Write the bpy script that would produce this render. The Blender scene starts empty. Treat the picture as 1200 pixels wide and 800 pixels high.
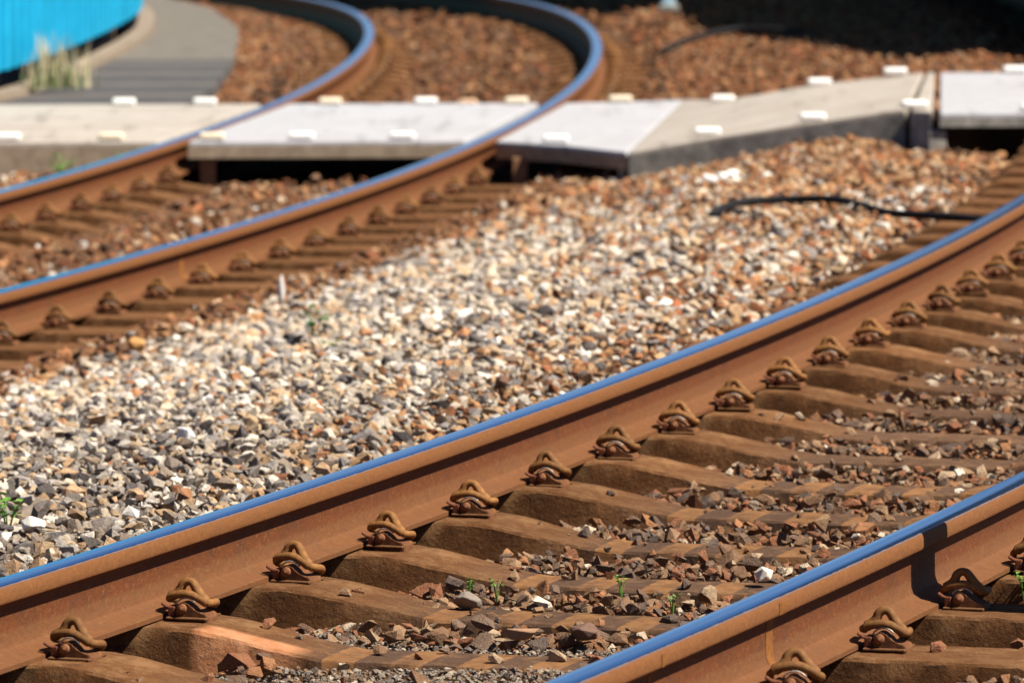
import bpy, bmesh, math, random
import numpy as np
from mathutils import Matrix, Vector

# ------------------------------------------------------------------ camera, sky, sun, exposure
scn = bpy.context.scene
COL = scn.collection
F_PX, CAM_H, PITCH, ROLL = 7483.7, 1.6576, 0.09363, -0.00304
cam_d = bpy.data.cameras.new('camera')
cam = bpy.data.objects.new('camera', cam_d); COL.objects.link(cam)
cam_d.sensor_width = 36.0
cam_d.lens = F_PX * 36.0 / 1200.0
cam_d.clip_start = 0.1; cam_d.clip_end = 2000.0
cam_d.dof.use_dof = True
cam_d.dof.focus_distance = 13.7
cam_d.dof.aperture_fstop = (cam_d.lens / 1000.0) / 0.0290
cam_d.dof.aperture_blades = 8
cam.matrix_world = Matrix.Translation((0, 0, CAM_H)) @ Matrix.Rotation(math.pi / 2 - PITCH, 4, 'X') @ Matrix.Rotation(ROLL, 4, 'Z')
scn.camera = cam

SUN_EL = math.radians(52.0)
SUN_AZ = math.atan2(0.93, -0.37)          # clockwise from +Y
to_sun = Vector((math.cos(SUN_EL) * math.sin(SUN_AZ), math.cos(SUN_EL) * math.cos(SUN_AZ), math.sin(SUN_EL)))
world = bpy.data.worlds.new('World'); scn.world = world; world.use_nodes = True
wn = world.node_tree
sky = wn.nodes.new('ShaderNodeTexSky'); sky.sky_type = 'NISHITA'; sky.sun_disc = False
sky.sun_elevation = SUN_EL; sky.sun_rotation = SUN_AZ
sky.air_density = 0.45; sky.dust_density = 0.25; sky.ozone_density = 4.0; sky.altitude = 0
wn.nodes['Background'].inputs['Strength'].default_value = 0.05
wn.links.new(sky.outputs[0], wn.nodes['Background'].inputs['Color'])
sun_d = bpy.data.lights.new('sun', 'SUN'); sun_d.energy = 5.0; sun_d.angle = math.radians(0.5); sun_d.color = (1.0, 0.91, 0.78)
sun = bpy.data.objects.new('sun', sun_d); COL.objects.link(sun)
sun.rotation_euler = to_sun.to_track_quat('Z', 'Y').to_euler()
scn.view_settings.view_transform = 'Standard'; scn.view_settings.look = 'None'
scn.view_settings.gamma = 1.0; scn.view_settings.use_curve_mapping = False
scn.view_settings.exposure = 1.18

rng = np.random.default_rng(7)
random.seed(7)

# ------------------------------------------------------------------ helpers
def tag(o, label=None, cat=None, group=None, kind=None):
    if label: o['label'] = label
    if cat: o['category'] = cat
    if group: o['group'] = group
    if kind: o['kind'] = kind
    return o

def empty(name, loc=(0, 0, 0), rz=0.0):
    o = bpy.data.objects.new(name, None); COL.objects.link(o)
    o.location = loc; o.rotation_euler = (0, 0, rz); o.empty_display_size = 0.1
    return o

def mesh_obj(name, verts, faces, mat, parent=None, smooth=False, uvs=None):
    me = bpy.data.meshes.new(name); me.from_pydata([tuple(v) for v in verts], [], faces); me.update()
    bm = bmesh.new(); bm.from_mesh(me); bmesh.ops.recalc_face_normals(bm, faces=bm.faces); bm.to_mesh(me); bm.free()
    return link_mesh(name, me, mat, parent, smooth)

def link_mesh(name, me, mat, parent=None, smooth=False):
    if mat: me.materials.append(mat)
    if smooth: me.polygons.foreach_set('use_smooth', [True] * len(me.polygons))
    o = bpy.data.objects.new(name, me); COL.objects.link(o)
    if parent: o.parent = parent
    return o

def bm_obj(name, bm, mat, parent=None, smooth=False):
    bmesh.ops.recalc_face_normals(bm, faces=bm.faces)
    me = bpy.data.meshes.new(name); bm.to_mesh(me); bm.free()
    return link_mesh(name, me, mat, parent, smooth)

def copy_tree(o, parent=None):
    c = o.copy(); COL.objects.link(c)
    if parent: c.parent = parent
    for ch in list(o.children): copy_tree(ch, c)
    return c

def add_box(bm, cx, cy, cz, sx, sy, sz, bevel=0.0, rot=None):
    r = bmesh.ops.create_cube(bm, size=1.0)
    vs = r['verts']
    for v in vs: v.co = Vector((v.co.x * sx, v.co.y * sy, v.co.z * sz))
    if bevel > 0:
        es = list({e for v in vs for e in v.link_edges})
        rb = bmesh.ops.bevel(bm, geom=es, offset=bevel, segments=2, affect='EDGES', profile=0.5)
        vs = list({v for f in rb['faces'] for v in f.verts} | {v for v in vs if v.is_valid})
        # collect the entire island
        seen = set(vs); st = list(vs)
        while st:
            v = st.pop()
            for e in v.link_edges:
                w = e.other_vert(v)
                if w not in seen: seen.add(w); st.append(w)
        vs = list(seen)
    for v in vs:
        if rot: v.co = rot @ v.co
        v.co += Vector((cx, cy, cz))

def add_tube(bm, pts, rad, seg=10, cap=True):
    pts = [Vector(p) for p in pts]; n = len(pts)
    rads = rad if isinstance(rad, (list, tuple)) else [rad] * n
    rings = []; up = Vector((0, 1, 0.01)).normalized(); prev = None
    for i, p in enumerate(pts):
        t = (pts[min(i + 1, n - 1)] - pts[max(i - 1, 0)]).normalized()
        if prev is None:
            a = up - t * up.dot(t)
            if a.length < 1e-3: a = Vector((1, 0, 0)) - t * t.x
        else:
            a = prev - t * prev.dot(t)
        a.normalize(); prev = a; b = t.cross(a)
        rings.append([bm.verts.new(p + (a * math.cos(2 * math.pi * k / seg) + b * math.sin(2 * math.pi * k / seg)) * rads[i]) for k in range(seg)])
    for i in range(n - 1):
        for k in range(seg):
            bm.faces.new((rings[i][k], rings[i][(k + 1) % seg], rings[i + 1][(k + 1) % seg], rings[i + 1][k]))
    if cap:
        for rg, p, i in ((rings[0], pts[0], 0), (rings[-1], pts[-1], n - 1)):
            d = (pts[0] - pts[1]) if i == 0 else (pts[-1] - pts[-2])
            c = bm.verts.new(p + d.normalized() * rads[i] * 0.45)
            for k in range(seg): bm.faces.new((rg[k], rg[(k + 1) % seg], c))

def spline(pts, n=8):
    P = [Vector(p) for p in pts]; out = []
    for i in range(len(P) - 1):
        p0 = P[max(i - 1, 0)]; p1 = P[i]; p2 = P[i + 1]; p3 = P[min(i + 2, len(P) - 1)]
        for k in range(n):
            t = k / n
            out.append(0.5 * ((2 * p1) + (p2 - p0) * t + (2 * p0 - 5 * p1 + 4 * p2 - p3) * t * t + (3 * p1 - p0 - 3 * p2 + p3) * t ** 3))
    out.append(P[-1]); return out

def prism(bm, poly, y0, y1):
    """poly in the x-z plane, extruded along y"""
    a = [bm.verts.new((p[0], y0, p[1])) for p in poly]; b = [bm.verts.new((p[0], y1, p[1])) for p in poly]
    bm.faces.new(a); bm.faces.new(list(reversed(b))); n = len(poly)
    for i in range(n): bm.faces.new((a[i], b[i], b[(i + 1) % n], a[(i + 1) % n]))

ORD = ['first', 'second', 'third', 'fourth', 'fifth', 'sixth', 'seventh', 'eighth', 'ninth', 'tenth', 'eleventh', 'twelfth', 'thirteenth', 'fourteenth',
       'fifteenth', 'sixteenth', 'seventeenth', 'eighteenth', 'nineteenth', 'twentieth', 'twenty-first', 'twenty-second', 'twenty-third', 'twenty-fourth',
       'twenty-fifth', 'twenty-sixth', 'twenty-seventh', 'twenty-eighth', 'twenty-ninth', 'thirtieth', 'thirty-first', 'thirty-second', 'thirty-third', 'thirty-fourth', 'thirty-fifth', 'thirty-sixth']

# ------------------------------------------------------------------ materials
class NT:
    def __init__(s, name):
        s.m = bpy.data.materials.new(name); s.m.use_nodes = True; s.t = s.m.node_tree
        s.b = s.t.nodes['Principled BSDF']; s.L = s.t.links
    def n(s, typ, **kw):
        x = s.t.nodes.new(typ)
        for k, v in kw.items():
            if k in x.inputs: x.inputs[k].default_value = v
            else: setattr(x, k, v)
        return x
    def coord(s, kind='Object', scale=(1, 1, 1)):
        tc = s.n('ShaderNodeTexCoord'); mp = s.n('ShaderNodeMapping'); mp.inputs['Scale'].default_value = scale
        s.L.new(tc.outputs[kind], mp.inputs[0]); return mp.outputs[0]
    def noise(s, co, scale, detail=4, rough=0.6):
        x = s.n('ShaderNodeTexNoise'); x.inputs['Scale'].default_value = scale; x.inputs['Detail'].default_value = detail; x.inputs['Roughness'].default_value = rough
        s.L.new(co, x.inputs['Vector']); return x.outputs[0]
    def ramp(s, fac, stops):
        r = s.n('ShaderNodeValToRGB'); e = r.color_ramp.elements
        while len(e) < len(stops): e.new(0.5)
        for i, (p, c) in enumerate(stops): e[i].position = p; e[i].color = (*c, 1)
        s.L.new(fac, r.inputs[0]); return r.outputs[0]
    def mix(s, fac, a, b, blend='MIX'):
        x = s.n('ShaderNodeMix', data_type='RGBA', blend_type=blend)
        for src, i in ((fac, 0), (a, 6), (b, 7)):
            if hasattr(src, 'is_linked'): s.L.new(src, x.inputs[i])
            elif i == 0: x.inputs[i].default_value = src
            else: x.inputs[i].default_value = (*src, 1)
        return x.outputs[2]
    def math(s, op, a, b=0.0):
        x = s.n('ShaderNodeMath', operation=op)
        for src, i in ((a, 0), (b, 1)):
            if hasattr(src, 'is_linked'): s.L.new(src, x.inputs[i])
            else: x.inputs[i].default_value = src
        return x.outputs[0]
    def bump(s, h, strength=0.3, dist=0.01):
        x = s.n('ShaderNodeBump'); x.inputs['Strength'].default_value = strength; x.inputs['Distance'].default_value = dist
        s.L.new(h, x.inputs['Height']); s.L.new(x.outputs[0], s.b.inputs['Normal'])
    def col(s, c):
        if hasattr(c, 'is_linked'): s.L.new(c, s.b.inputs['Base Color'])
        else: s.b.inputs['Base Color'].default_value = (*c, 1)
    def set(s, rough=0.8, metal=0.0, spec=0.3):
        s.b.inputs['Roughness'].default_value = rough; s.b.inputs['Metallic'].default_value = metal
        s.b.inputs['Specular IOR Level'].default_value = spec

def m_rust_rail():
    t = NT('rusty_rail_steel'); t.set(0.75, 0, 0.25)
    uv = t.n('ShaderNodeUVMap'); mp = t.n('ShaderNodeMapping'); mp.inputs['Scale'].default_value = (14, 3, 1); t.L.new(uv.outputs[0], mp.inputs[0])
    mp2 = t.n('ShaderNodeMapping'); mp2.inputs['Scale'].default_value = (1.3, 22, 1); t.L.new(uv.outputs[0], mp2.inputs[0])
    streak = t.noise(mp.outputs[0], 4, 5, 0.65); band = t.noise(mp2.outputs[0], 1.2, 4, 0.6); fine = t.noise(t.coord(), 140, 5, 0.7)
    c = t.ramp(streak, [(0.3, (0.070, 0.0195, 0.0034)), (0.55, (0.108, 0.032, 0.0052)), (0.78, (0.145, 0.050, 0.0088))])
    c = t.mix(t.ramp(band, [(0.42, (0, 0, 0)), (0.62, (1, 1, 1))]), c, (0.100, 0.028, 0.006))
    c = t.mix(t.ramp(fine, [(0.35, (0.75, 0.75, 0.75)), (0.65, (0, 0, 0))]), c, t.mix(0.5, c, (0.12, 0.04, 0.018)))
    blot = t.noise(t.coord(), 9, 6, 0.72); pit = t.noise(t.coord(), 60, 5, 0.75)
    c = t.mix(t.ramp(blot, [(0.50, (0, 0, 0)), (0.66, (0.75, 0.75, 0.75))]), c, (0.070, 0.026, 0.010))
    c = t.mix(t.ramp(pit, [(0.56, (0, 0, 0)), (0.72, (0.8, 0.8, 0.8))]), c, (0.215, 0.090, 0.022))
    sep = t.n('ShaderNodeSeparateXYZ'); t.L.new(uv.outputs[0], sep.inputs[0])
    hd = t.ramp(sep.outputs[1], [(0.20, (1, 1, 1)), (0.235, (0, 0, 0))])
    c = t.mix(t.math('MULTIPLY', hd, t.math('ADD', t.math('MULTIPLY', streak, 0.7), 0.15)), c, (0.205, 0.088, 0.026))
    # pale dust lying on the foot and on the head side
    foot = t.ramp(sep.outputs[1], [(0.60, (0, 0, 0)), (0.66, (1, 1, 1))])
    c = t.mix(t.math('MULTIPLY', foot, t.math('MULTIPLY', streak, 0.9)), c, (0.130, 0.061, 0.022))
    t.col(c); t.bump(t.math('ADD', fine, t.math('MULTIPLY', pit, 1.5)), 0.5, 0.003); return t.m

def m_steel():
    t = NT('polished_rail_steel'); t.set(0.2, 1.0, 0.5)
    uv = t.n('ShaderNodeUVMap'); mp = t.n('ShaderNodeMapping'); mp.inputs['Scale'].default_value = (0.5, 26, 1); t.L.new(uv.outputs[0], mp.inputs[0])
    mp2 = t.n('ShaderNodeMapping'); mp2.inputs['Scale'].default_value = (9, 5, 1); t.L.new(uv.outputs[0], mp2.inputs[0])
    n1 = t.noise(mp.outputs[0], 2.2, 5, 0.65); n2 = t.noise(mp2.outputs[0], 4, 5, 0.7)
    sep = t.n('ShaderNodeSeparateXYZ'); t.L.new(uv.outputs[0], sep.inputs[0])
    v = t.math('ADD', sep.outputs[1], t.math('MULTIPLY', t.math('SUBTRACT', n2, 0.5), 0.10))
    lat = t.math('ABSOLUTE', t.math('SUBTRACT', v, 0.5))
    band = t.ramp(v, [(0.07, (0.20, 0.32, 0.50)), (0.20, (0.40, 0.78, 1.0)), (0.50, (0.40, 0.78, 1.0)), (0.56, (0.80, 0.90, 1.0)), (0.62, (0.80, 0.90, 1.0)), (0.68, (0.36, 0.74, 1.0)), (0.84, (0.36, 0.74, 1.0)), (0.93, (0.20, 0.32, 0.50))])  # sky-blue reflection and a pale glint line painted into the base colour
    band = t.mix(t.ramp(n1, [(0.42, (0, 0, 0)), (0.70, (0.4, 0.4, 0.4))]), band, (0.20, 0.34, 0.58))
    paled = t.n('ShaderNodeMapRange'); paled.inputs[1].default_value = 6.0; paled.inputs[2].default_value = 10.5; paled.inputs[4].default_value = 0.75  # base colour pales along the rail, painting in a whiter sky reflection
    t.L.new(t.math('ADD', sep.outputs[0], t.math('MULTIPLY', n1, 2.5)), paled.inputs[0])
    band = t.mix(t.math('MULTIPLY', paled.outputs[0], t.ramp(lat, [(0.0, (1, 1, 1)), (0.25, (0.8, 0.8, 0.8)), (0.42, (0, 0, 0))])), band, (0.86, 0.91, 0.97))
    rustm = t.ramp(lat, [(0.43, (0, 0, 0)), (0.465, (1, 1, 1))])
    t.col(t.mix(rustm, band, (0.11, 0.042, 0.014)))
    inv = t.ramp(rustm, [(0.0, (1, 1, 1)), (1.0, (0, 0, 0))]); t.L.new(inv, t.b.inputs['Metallic'])
    r = t.n('ShaderNodeMapRange'); r.inputs[1].default_value = 0.25; r.inputs[2].default_value = 0.75; r.inputs[3].default_value = 0.10; r.inputs[4].default_value = 0.27; t.L.new(n1, r.inputs[0])
    t.L.new(t.math('MAXIMUM', r.outputs[0], t.math('MULTIPLY', rustm, 0.8)), t.b.inputs['Roughness'])
    return t.m

def m_sleeper(striped=False, patch=False):
    t = NT('striped_dusty_concrete' if striped else 'rust_dusted_concrete'); t.set(0.95, 0, 0.1)
    co = t.coord(); big = t.noise(co, 5, 4, 0.6); fine = t.noise(co, 120, 6, 0.75); med = t.noise(co, 26, 5, 0.65)
    c = t.ramp(big, [(0.3, (0.074, 0.029, 0.010)), (0.5, (0.108, 0.047, 0.018)), (0.72, (0.150, 0.075, 0.033))])
    c = t.mix(t.ramp(med, [(0.50, (0, 0, 0)), (0.72, (0.8, 0.8, 0.8))]), c, (0.066, 0.027, 0.011))
    sep = t.n('ShaderNodeSeparateXYZ'); tc = t.n('ShaderNodeTexCoord'); t.L.new(tc.outputs['Object'], sep.inputs[0])
    ax = t.math('ABSOLUTE', sep.outputs[0])
    midf = t.n('ShaderNodeMapRange'); midf.inputs[1].default_value = 0.52; midf.inputs[2].default_value = 0.30
    t.L.new(t.math('ADD', ax, t.math('MULTIPLY', big, 0.12)), midf.inputs[0])
    c = t.mix(t.math('MULTIPLY', midf.outputs[0], 0.8), c, t.ramp(med, [(0.35, (0.062, 0.036, 0.024)), (0.65, (0.115, 0.070, 0.045))]))
    if striped:
        w = t.math('ADD', sep.outputs[0], t.math('MULTIPLY', med, 0.012))
        st = t.math('FRACT', t.math('DIVIDE', t.math('ADD', w, 10.222), 0.146))
        sq = t.ramp(st, [(0.0, (1, 1, 1)), (0.47, (1, 1, 1)), (0.5, (0, 0, 0)), (0.985, (0, 0, 0))])
        zone = t.ramp(t.math('ADD', w, 0.5), [(0.19, (0, 0, 0)), (0.21, (1, 1, 1)), (0.86, (1, 1, 1)), (0.90, (0, 0, 0))])
        blk = t.mix(sq, t.ramp(fine, [(0.3, (0.050, 0.030, 0.021)), (0.7, (0.085, 0.052, 0.037))]), t.ramp(med, [(0.3, (0.165, 0.075, 0.028)), (0.62, (0.26, 0.128, 0.052)), (0.8, (0.32, 0.175, 0.06))]))
        wear = t.ramp(t.noise(co, 9, 5, 0.7), [(0.34, (0.25, 0.25, 0.25)), (0.55, (1, 1, 1))])
        c = t.mix(t.math('MULTIPLY', zone, t.math('MULTIPLY', wear, 0.8)), c, blk)
    c = t.mix(t.ramp(fine, [(0.45, (0, 0, 0)), (0.8, (0.7, 0.7, 0.7))]), c, t.mix(0.5, c, (0.09, 0.045, 0.025)))
    c = t.mix(t.ramp(t.noise(co, 11, 6, 0.75), [(0.50, (0, 0, 0)), (0.63, (0.6, 0.6, 0.6))]), c, (0.200, 0.110, 0.050))
    agg = t.n('ShaderNodeTexVoronoi'); agg.inputs['Scale'].default_value = 95; t.L.new(co, agg.inputs['Vector'])
    c = t.mix(t.ramp(agg.outputs['Distance'], [(0.10, (0.6, 0.6, 0.6)), (0.22, (0, 0, 0))]), c, (0.20, 0.125, 0.07))
    crk = t.noise(t.coord('Object', (3, 14, 14)), 5, 6, 0.75)
    c = t.mix(t.ramp(crk, [(0.56, (0, 0, 0)), (0.64, (0.7, 0.7, 0.7))]), c, (0.045, 0.022, 0.012))
    if patch:
        px = t.ramp(t.math('ADD', t.math('ADD', sep.outputs[0], 1.0), t.math('MULTIPLY', med, 0.03)), [(0.43, (0, 0, 0)), (0.455, (1, 1, 1)), (0.64, (1, 1, 1)), (0.68, (0, 0, 0))])
        py = t.ramp(t.math('ADD', sep.outputs[1], 0.5), [(0.455, (1, 1, 1)), (0.475, (0, 0, 0))])
        c = t.mix(t.math('MULTIPLY', px, py), c, t.ramp(med, [(0.35, (0.30, 0.125, 0.055)), (0.65, (0.38, 0.19, 0.10))]))
    t.col(c)
    t.bump(t.math('ADD', fine, t.math('MULTIPLY', med, 1.8)), 0.7, 0.005); return t.m

def m_simple(name, lo, hi, scale=30, rough=0.85, metal=0, spec=0.3, bump=0.3, bd=0.003, mid=None):
    t = NT(name); t.set(rough, metal, spec); co = t.coord(); n1 = t.noise(co, scale, 6, 0.68)
    st = [(0.32, lo), (0.68, hi)] if mid is None else [(0.3, lo), (0.5, mid), (0.7, hi)]
    t.col(t.ramp(n1, st))
    if bump: t.bump(t.noise(co, scale * 3, 5, 0.7), bump, bd)
    return t.m

def m_stone():
    t = NT('crushed_stone'); t.set(0.9, 0, 0.15)
    at = t.n('ShaderNodeAttribute', attribute_name='stone_colour'); co = t.coord()
    n1 = t.noise(co, 70, 5, 0.7); n2 = t.noise(co, 300, 3, 0.6)
    c = t.mix(t.ramp(n1, [(0.42, (0, 0, 0)), (0.66, (0.85, 0.85, 0.85))]), at.outputs[0], t.mix(0.6, at.outputs[0], (0.13, 0.07, 0.04)))
    c = t.mix(t.ramp(n2, [(0.5, (0, 0, 0)), (0.8, (0.5, 0.5, 0.5))]), c, t.mix(0.4, c, (0.6, 0.52, 0.42)))
    t.col(c); t.bump(t.math('ADD', n1, t.math('MULTIPLY', n2, 0.5)), 1.0, 0.008); return t.m

def m_ground():
    t = NT('fine_ballast_ground'); t.set(0.95, 0, 0.1); co = t.coord()
    n1 = t.noise(co, 0.9, 4, 0.6); n2 = t.noise(co, 40, 6, 0.75)
    v = t.n('ShaderNodeTexVoronoi'); v.inputs['Scale'].default_value = 55; t.L.new(co, v.inputs['Vector'])
    c = t.ramp(n1, [(0.35, (0.10, 0.047, 0.021)), (0.6, (0.15, 0.082, 0.045))])
    c = t.mix(t.ramp(n2, [(0.42, (0, 0, 0)), (0.7, (1, 1, 1))]), c, (0.17, 0.115, 0.075))
    c = t.mix(t.ramp(v.outputs['Distance'], [(0.25, (0, 0, 0)), (0.6, (0.7, 0.7, 0.7))]), c, (0.06, 0.032, 0.02))
    t.col(c); t.bump(t.math('ADD', n2, v.outputs['Distance']), 0.8, 0.012); return t.m

def m_path():
    t = NT('patched_path_paving'); t.set(0.9, 0, 0.2); co = t.coord(); n = t.noise(co, 6, 6, 0.75)
    sep = t.n('ShaderNodeSeparateXYZ'); t.L.new(co, sep.inputs[0]); y = t.math('ADD', sep.outputs[1], t.math('MULTIPLY', t.noise(co, 1.2, 3), 0.5))
    dark = t.ramp(n, [(0.3, (0.035, 0.033, 0.034)), (0.7, (0.085, 0.077, 0.074))]); pale = t.ramp(n, [(0.3, (0.085, 0.076, 0.066)), (0.7, (0.165, 0.142, 0.115))])
    # joints between the boards, and the tarmac patch nearest the crossing
    fr = t.math('FRACT', t.math('DIVIDE', y, 1.15)); joint = t.ramp(fr, [(0.0, (1, 1, 1)), (0.10, (1, 1, 1)), (0.16, (0, 0, 0)), (1.0, (0, 0, 0))])
    pale = t.mix(t.math('MULTIPLY', joint, t.noise(co, 2.5, 3)), pale, (0.12, 0.10, 0.08))
    w = t.ramp(t.math('DIVIDE', y, 100.0), [(0.4035, (0, 0, 0)), (0.4055, (1, 1, 1))])
    band = t.ramp(fr, [(0.0, (0, 0, 0)), (0.45, (0, 0, 0)), (0.56, (0.45, 0.45, 0.45)), (0.78, (0.45, 0.45, 0.45)), (0.88, (0, 0, 0))])
    t.col(t.mix(w, t.mix(band, dark, (0.14, 0.12, 0.105)), pale)); t.bump(n, 0.3, 0.004); return t.m

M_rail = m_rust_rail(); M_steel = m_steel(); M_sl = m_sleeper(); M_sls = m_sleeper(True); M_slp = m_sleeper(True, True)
M_clip = m_simple('rusty_spring_steel', (0.10, 0.038, 0.011), (0.22, 0.105, 0.030), 55, 0.75, 0, 0.25, 0.4, 0.0015, (0.165, 0.073, 0.020))
def vary(m, lo, hi):
    nt = m.node_tree; b = nt.nodes['Principled BSDF']; src = b.inputs['Base Color'].links[0].from_socket
    oi = nt.nodes.new('ShaderNodeObjectInfo'); mr = nt.nodes.new('ShaderNodeMapRange'); mr.inputs[3].default_value = lo; mr.inputs[4].default_value = hi
    hs_ = nt.nodes.new('ShaderNodeHueSaturation'); nt.links.new(oi.outputs['Random'], mr.inputs[0]); nt.links.new(mr.outputs[0], hs_.inputs['Value'])
    nt.links.new(src, hs_.inputs['Color']); nt.links.new(hs_.outputs[0], b.inputs['Base Color'])
vary(M_clip, 0.68, 1.18); vary(M_sl, 0.85, 1.15); vary(M_sls, 0.88, 1.12)
M_shoulder = m_simple('rusty_cast_iron', (0.075, 0.027, 0.010), (0.165, 0.068, 0.024), 60, 0.8, 0, 0.25, 0.5, 0.002)
M_plate = m_simple('dusty_base_plate', (0.075, 0.034, 0.013), (0.14, 0.068, 0.029), 60, 0.9, 0, 0.15, 0.5, 0.002)
M_pin = m_simple('dark_rust', (0.11, 0.042, 0.02), (0.21, 0.085, 0.035), 80, 0.7)
M_bare = m_simple('worn_bare_steel', (0.22, 0.18, 0.15), (0.42, 0.37, 0.32), 90, 0.5, 0.5, 0.4, 0.2)
M_insul = m_simple('red_brown_insulator', (0.10, 0.030, 0.013), (0.17, 0.062, 0.029), 60, 0.8)
M_stone = m_stone(); M_ground = m_ground(); M_path = m_path()
def m_panel(name, lo, hi, dirt):
    t = NT(name); t.set(0.88, 0, 0.2); co = t.coord(); n1 = t.noise(co, 7, 6, 0.7); n2 = t.noise(t.coord('Object', (0.6, 2.4, 1)), 1.6, 5, 0.65); n3 = t.noise(t.coord('Object', (5, 0.5, 1)), 2.0, 4, 0.6)
    c = t.ramp(n1, [(0.3, lo), (0.7, hi)])
    c = t.mix(t.ramp(n2, [(0.48, (0, 0, 0)), (0.72, (0.6, 0.6, 0.6))]), c, dirt)
    c = t.mix(t.ramp(n3, [(0.56, (0, 0, 0)), (0.66, (0.35, 0.35, 0.35))]), c, tuple(q * 0.5 for q in dirt))
    sp = t.noise(co, 60, 4, 0.7); c = t.mix(t.ramp(sp, [(0.62, (0, 0, 0)), (0.72, (0.6, 0.6, 0.6))]), c, tuple(q * 0.4 for q in dirt))
    t.col(c); t.bump(n1, 0.25, 0.004); return t.m
M_white_panel = m_panel('pale_crossing_concrete', (0.29, 0.295, 0.318), (0.36, 0.365, 0.392), (0.255, 0.25, 0.25))
M_beige_panel = m_panel('buff_crossing_concrete', (0.29, 0.26, 0.23), (0.37, 0.34, 0.30), (0.20, 0.16, 0.125))
M_edge = m_simple('weathered_edge_concrete', (0.20, 0.15, 0.105), (0.36, 0.29, 0.21), 14, 0.9, mid=(0.28, 0.22, 0.155))
M_grey = m_simple('grey_weathered_concrete', (0.12, 0.12, 0.105), (0.34, 0.325, 0.29), 12, 0.9)
M_post = m_simple('rusty_brown_support', (0.16, 0.08, 0.04), (0.26, 0.14, 0.075), 20, 0.85)
M_marker = m_simple('white_marker_plastic', (0.78, 0.77, 0.73), (0.84, 0.83, 0.80), 20, 0.5, 0, 0.4, 0)
M_marker_y = m_simple('yellowed_marker_plastic', (0.68, 0.57, 0.40), (0.80, 0.70, 0.54), 18, 0.5, 0, 0.4, 0)
M_blue = m_simple('turquoise_blue_paint', (0.0, 0.25, 0.44), (0.005, 0.33, 0.58), 2.5, 0.5, 0, 0.3, 0.1)
M_kerb = m_simple('buff_kerb_stone', (0.15, 0.118, 0.085), (0.25, 0.20, 0.148), 9, 0.9)
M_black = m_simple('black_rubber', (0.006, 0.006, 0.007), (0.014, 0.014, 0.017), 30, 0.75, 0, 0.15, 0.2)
M_leaf = m_simple('weed_leaf', (0.07, 0.17, 0.025), (0.16, 0.33, 0.05), 60, 0.6, 0, 0.3, 0)
M_leaf_dark = m_simple('dark_weed_leaf', (0.02, 0.07, 0.015), (0.05, 0.13, 0.03), 60, 0.6, 0, 0.3, 0)
M_straw = m_simple('dry_grass', (0.40, 0.35, 0.20), (0.58, 0.50, 0.33), 30, 0.8, 0, 0.2, 0)
M_brick = m_simple('dark_occluder_wall', (0.05, 0.04, 0.04), (0.09, 0.07, 0.065), 10, 0.9)
M_glass = m_simple('window_glass', (0.02, 0.025, 0.03), (0.03, 0.035, 0.04), 3, 0.1, 0, 0.5, 0)

def plain_stone(name, c):
    return m_simple(name, tuple(x * 0.72 for x in c), c, 45, 0.9, 0, 0.15, 0.5, 0.004)

# ------------------------------------------------------------------ track alignments
H_RAIL, HALF, SP = 0.1613, 0.7525, 0.626
def integrate(x0, y0, th, kfun, smin, smax, ds=0.05):
    s = np.arange(smin, smax + ds, ds); k = kfun(s)
    a = np.concatenate([[0], np.cumsum((k[1:] + k[:-1]) / 2 * ds)]); a += th - np.interp(0, s, a)
    X = np.concatenate([[0], np.cumsum((np.sin(a[1:]) + np.sin(a[:-1])) / 2 * ds)])
    Y = np.concatenate([[0], np.cumsum((np.cos(a[1:]) + np.cos(a[:-1])) / 2 * ds)])
    return s, X + x0 - np.interp(0, s, X), Y + y0 - np.interp(0, s, Y), a
T1 = integrate(-0.2817, 12.42176, 0.33695, lambda s: -0.01346 + 0.00013 * s, -9, 60) + (0.0,)
KN = [-20, -8, -2, 2, 6, 20]; KK = [-0.01179, -0.0136, -0.01222, -0.01917, -0.05174, -0.05186]
T2 = integrate(-0.19426, 42.35515, -0.00603, lambda s: np.interp(s, KN, KK), -40, 22) + (-0.30,)

def at(T, s, d=0.0):
    x = np.interp(s, T[0], T[1]); y = np.interp(s, T[0], T[2]); a = np.interp(s, T[0], T[3])
    return x + np.cos(a) * d, y - np.sin(a) * d, a

def track_coords(T, x, y):
    """signed offset d (right positive) and station s of many points"""
    sx, sy, sa, ss = T[1][::4], T[2][::4], T[3][::4], T[0][::4]
    d = np.empty_like(x); s = np.empty_like(x)
    for i in range(0, len(x), 4000):
        xx = x[i:i + 4000, None]; yy = y[i:i + 4000, None]
        j = ((xx - sx) ** 2 + (yy - sy) ** 2).argmin(1)
        dx = x[i:i + 4000] - sx[j]; dy = y[i:i + 4000] - sy[j]
        d[i:i + 4000] = dx * np.cos(sa[j]) - dy * np.sin(sa[j]); s[i:i + 4000] = ss[j] + dx * np.sin(sa[j]) + dy * np.cos(sa[j])
    return d, s

def sstep(t): t = np.clip(t, 0, 1); return t * t * (3 - 2 * t)

def bed(d):                                # level of the stone tops below the rail head, across one track
    a = np.abs(d)
    z = -0.226 - 0.040 * sstep((a - 0.42) / 0.22)
    return z + 0.088 * sstep((a - 0.86) / 0.34)

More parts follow.
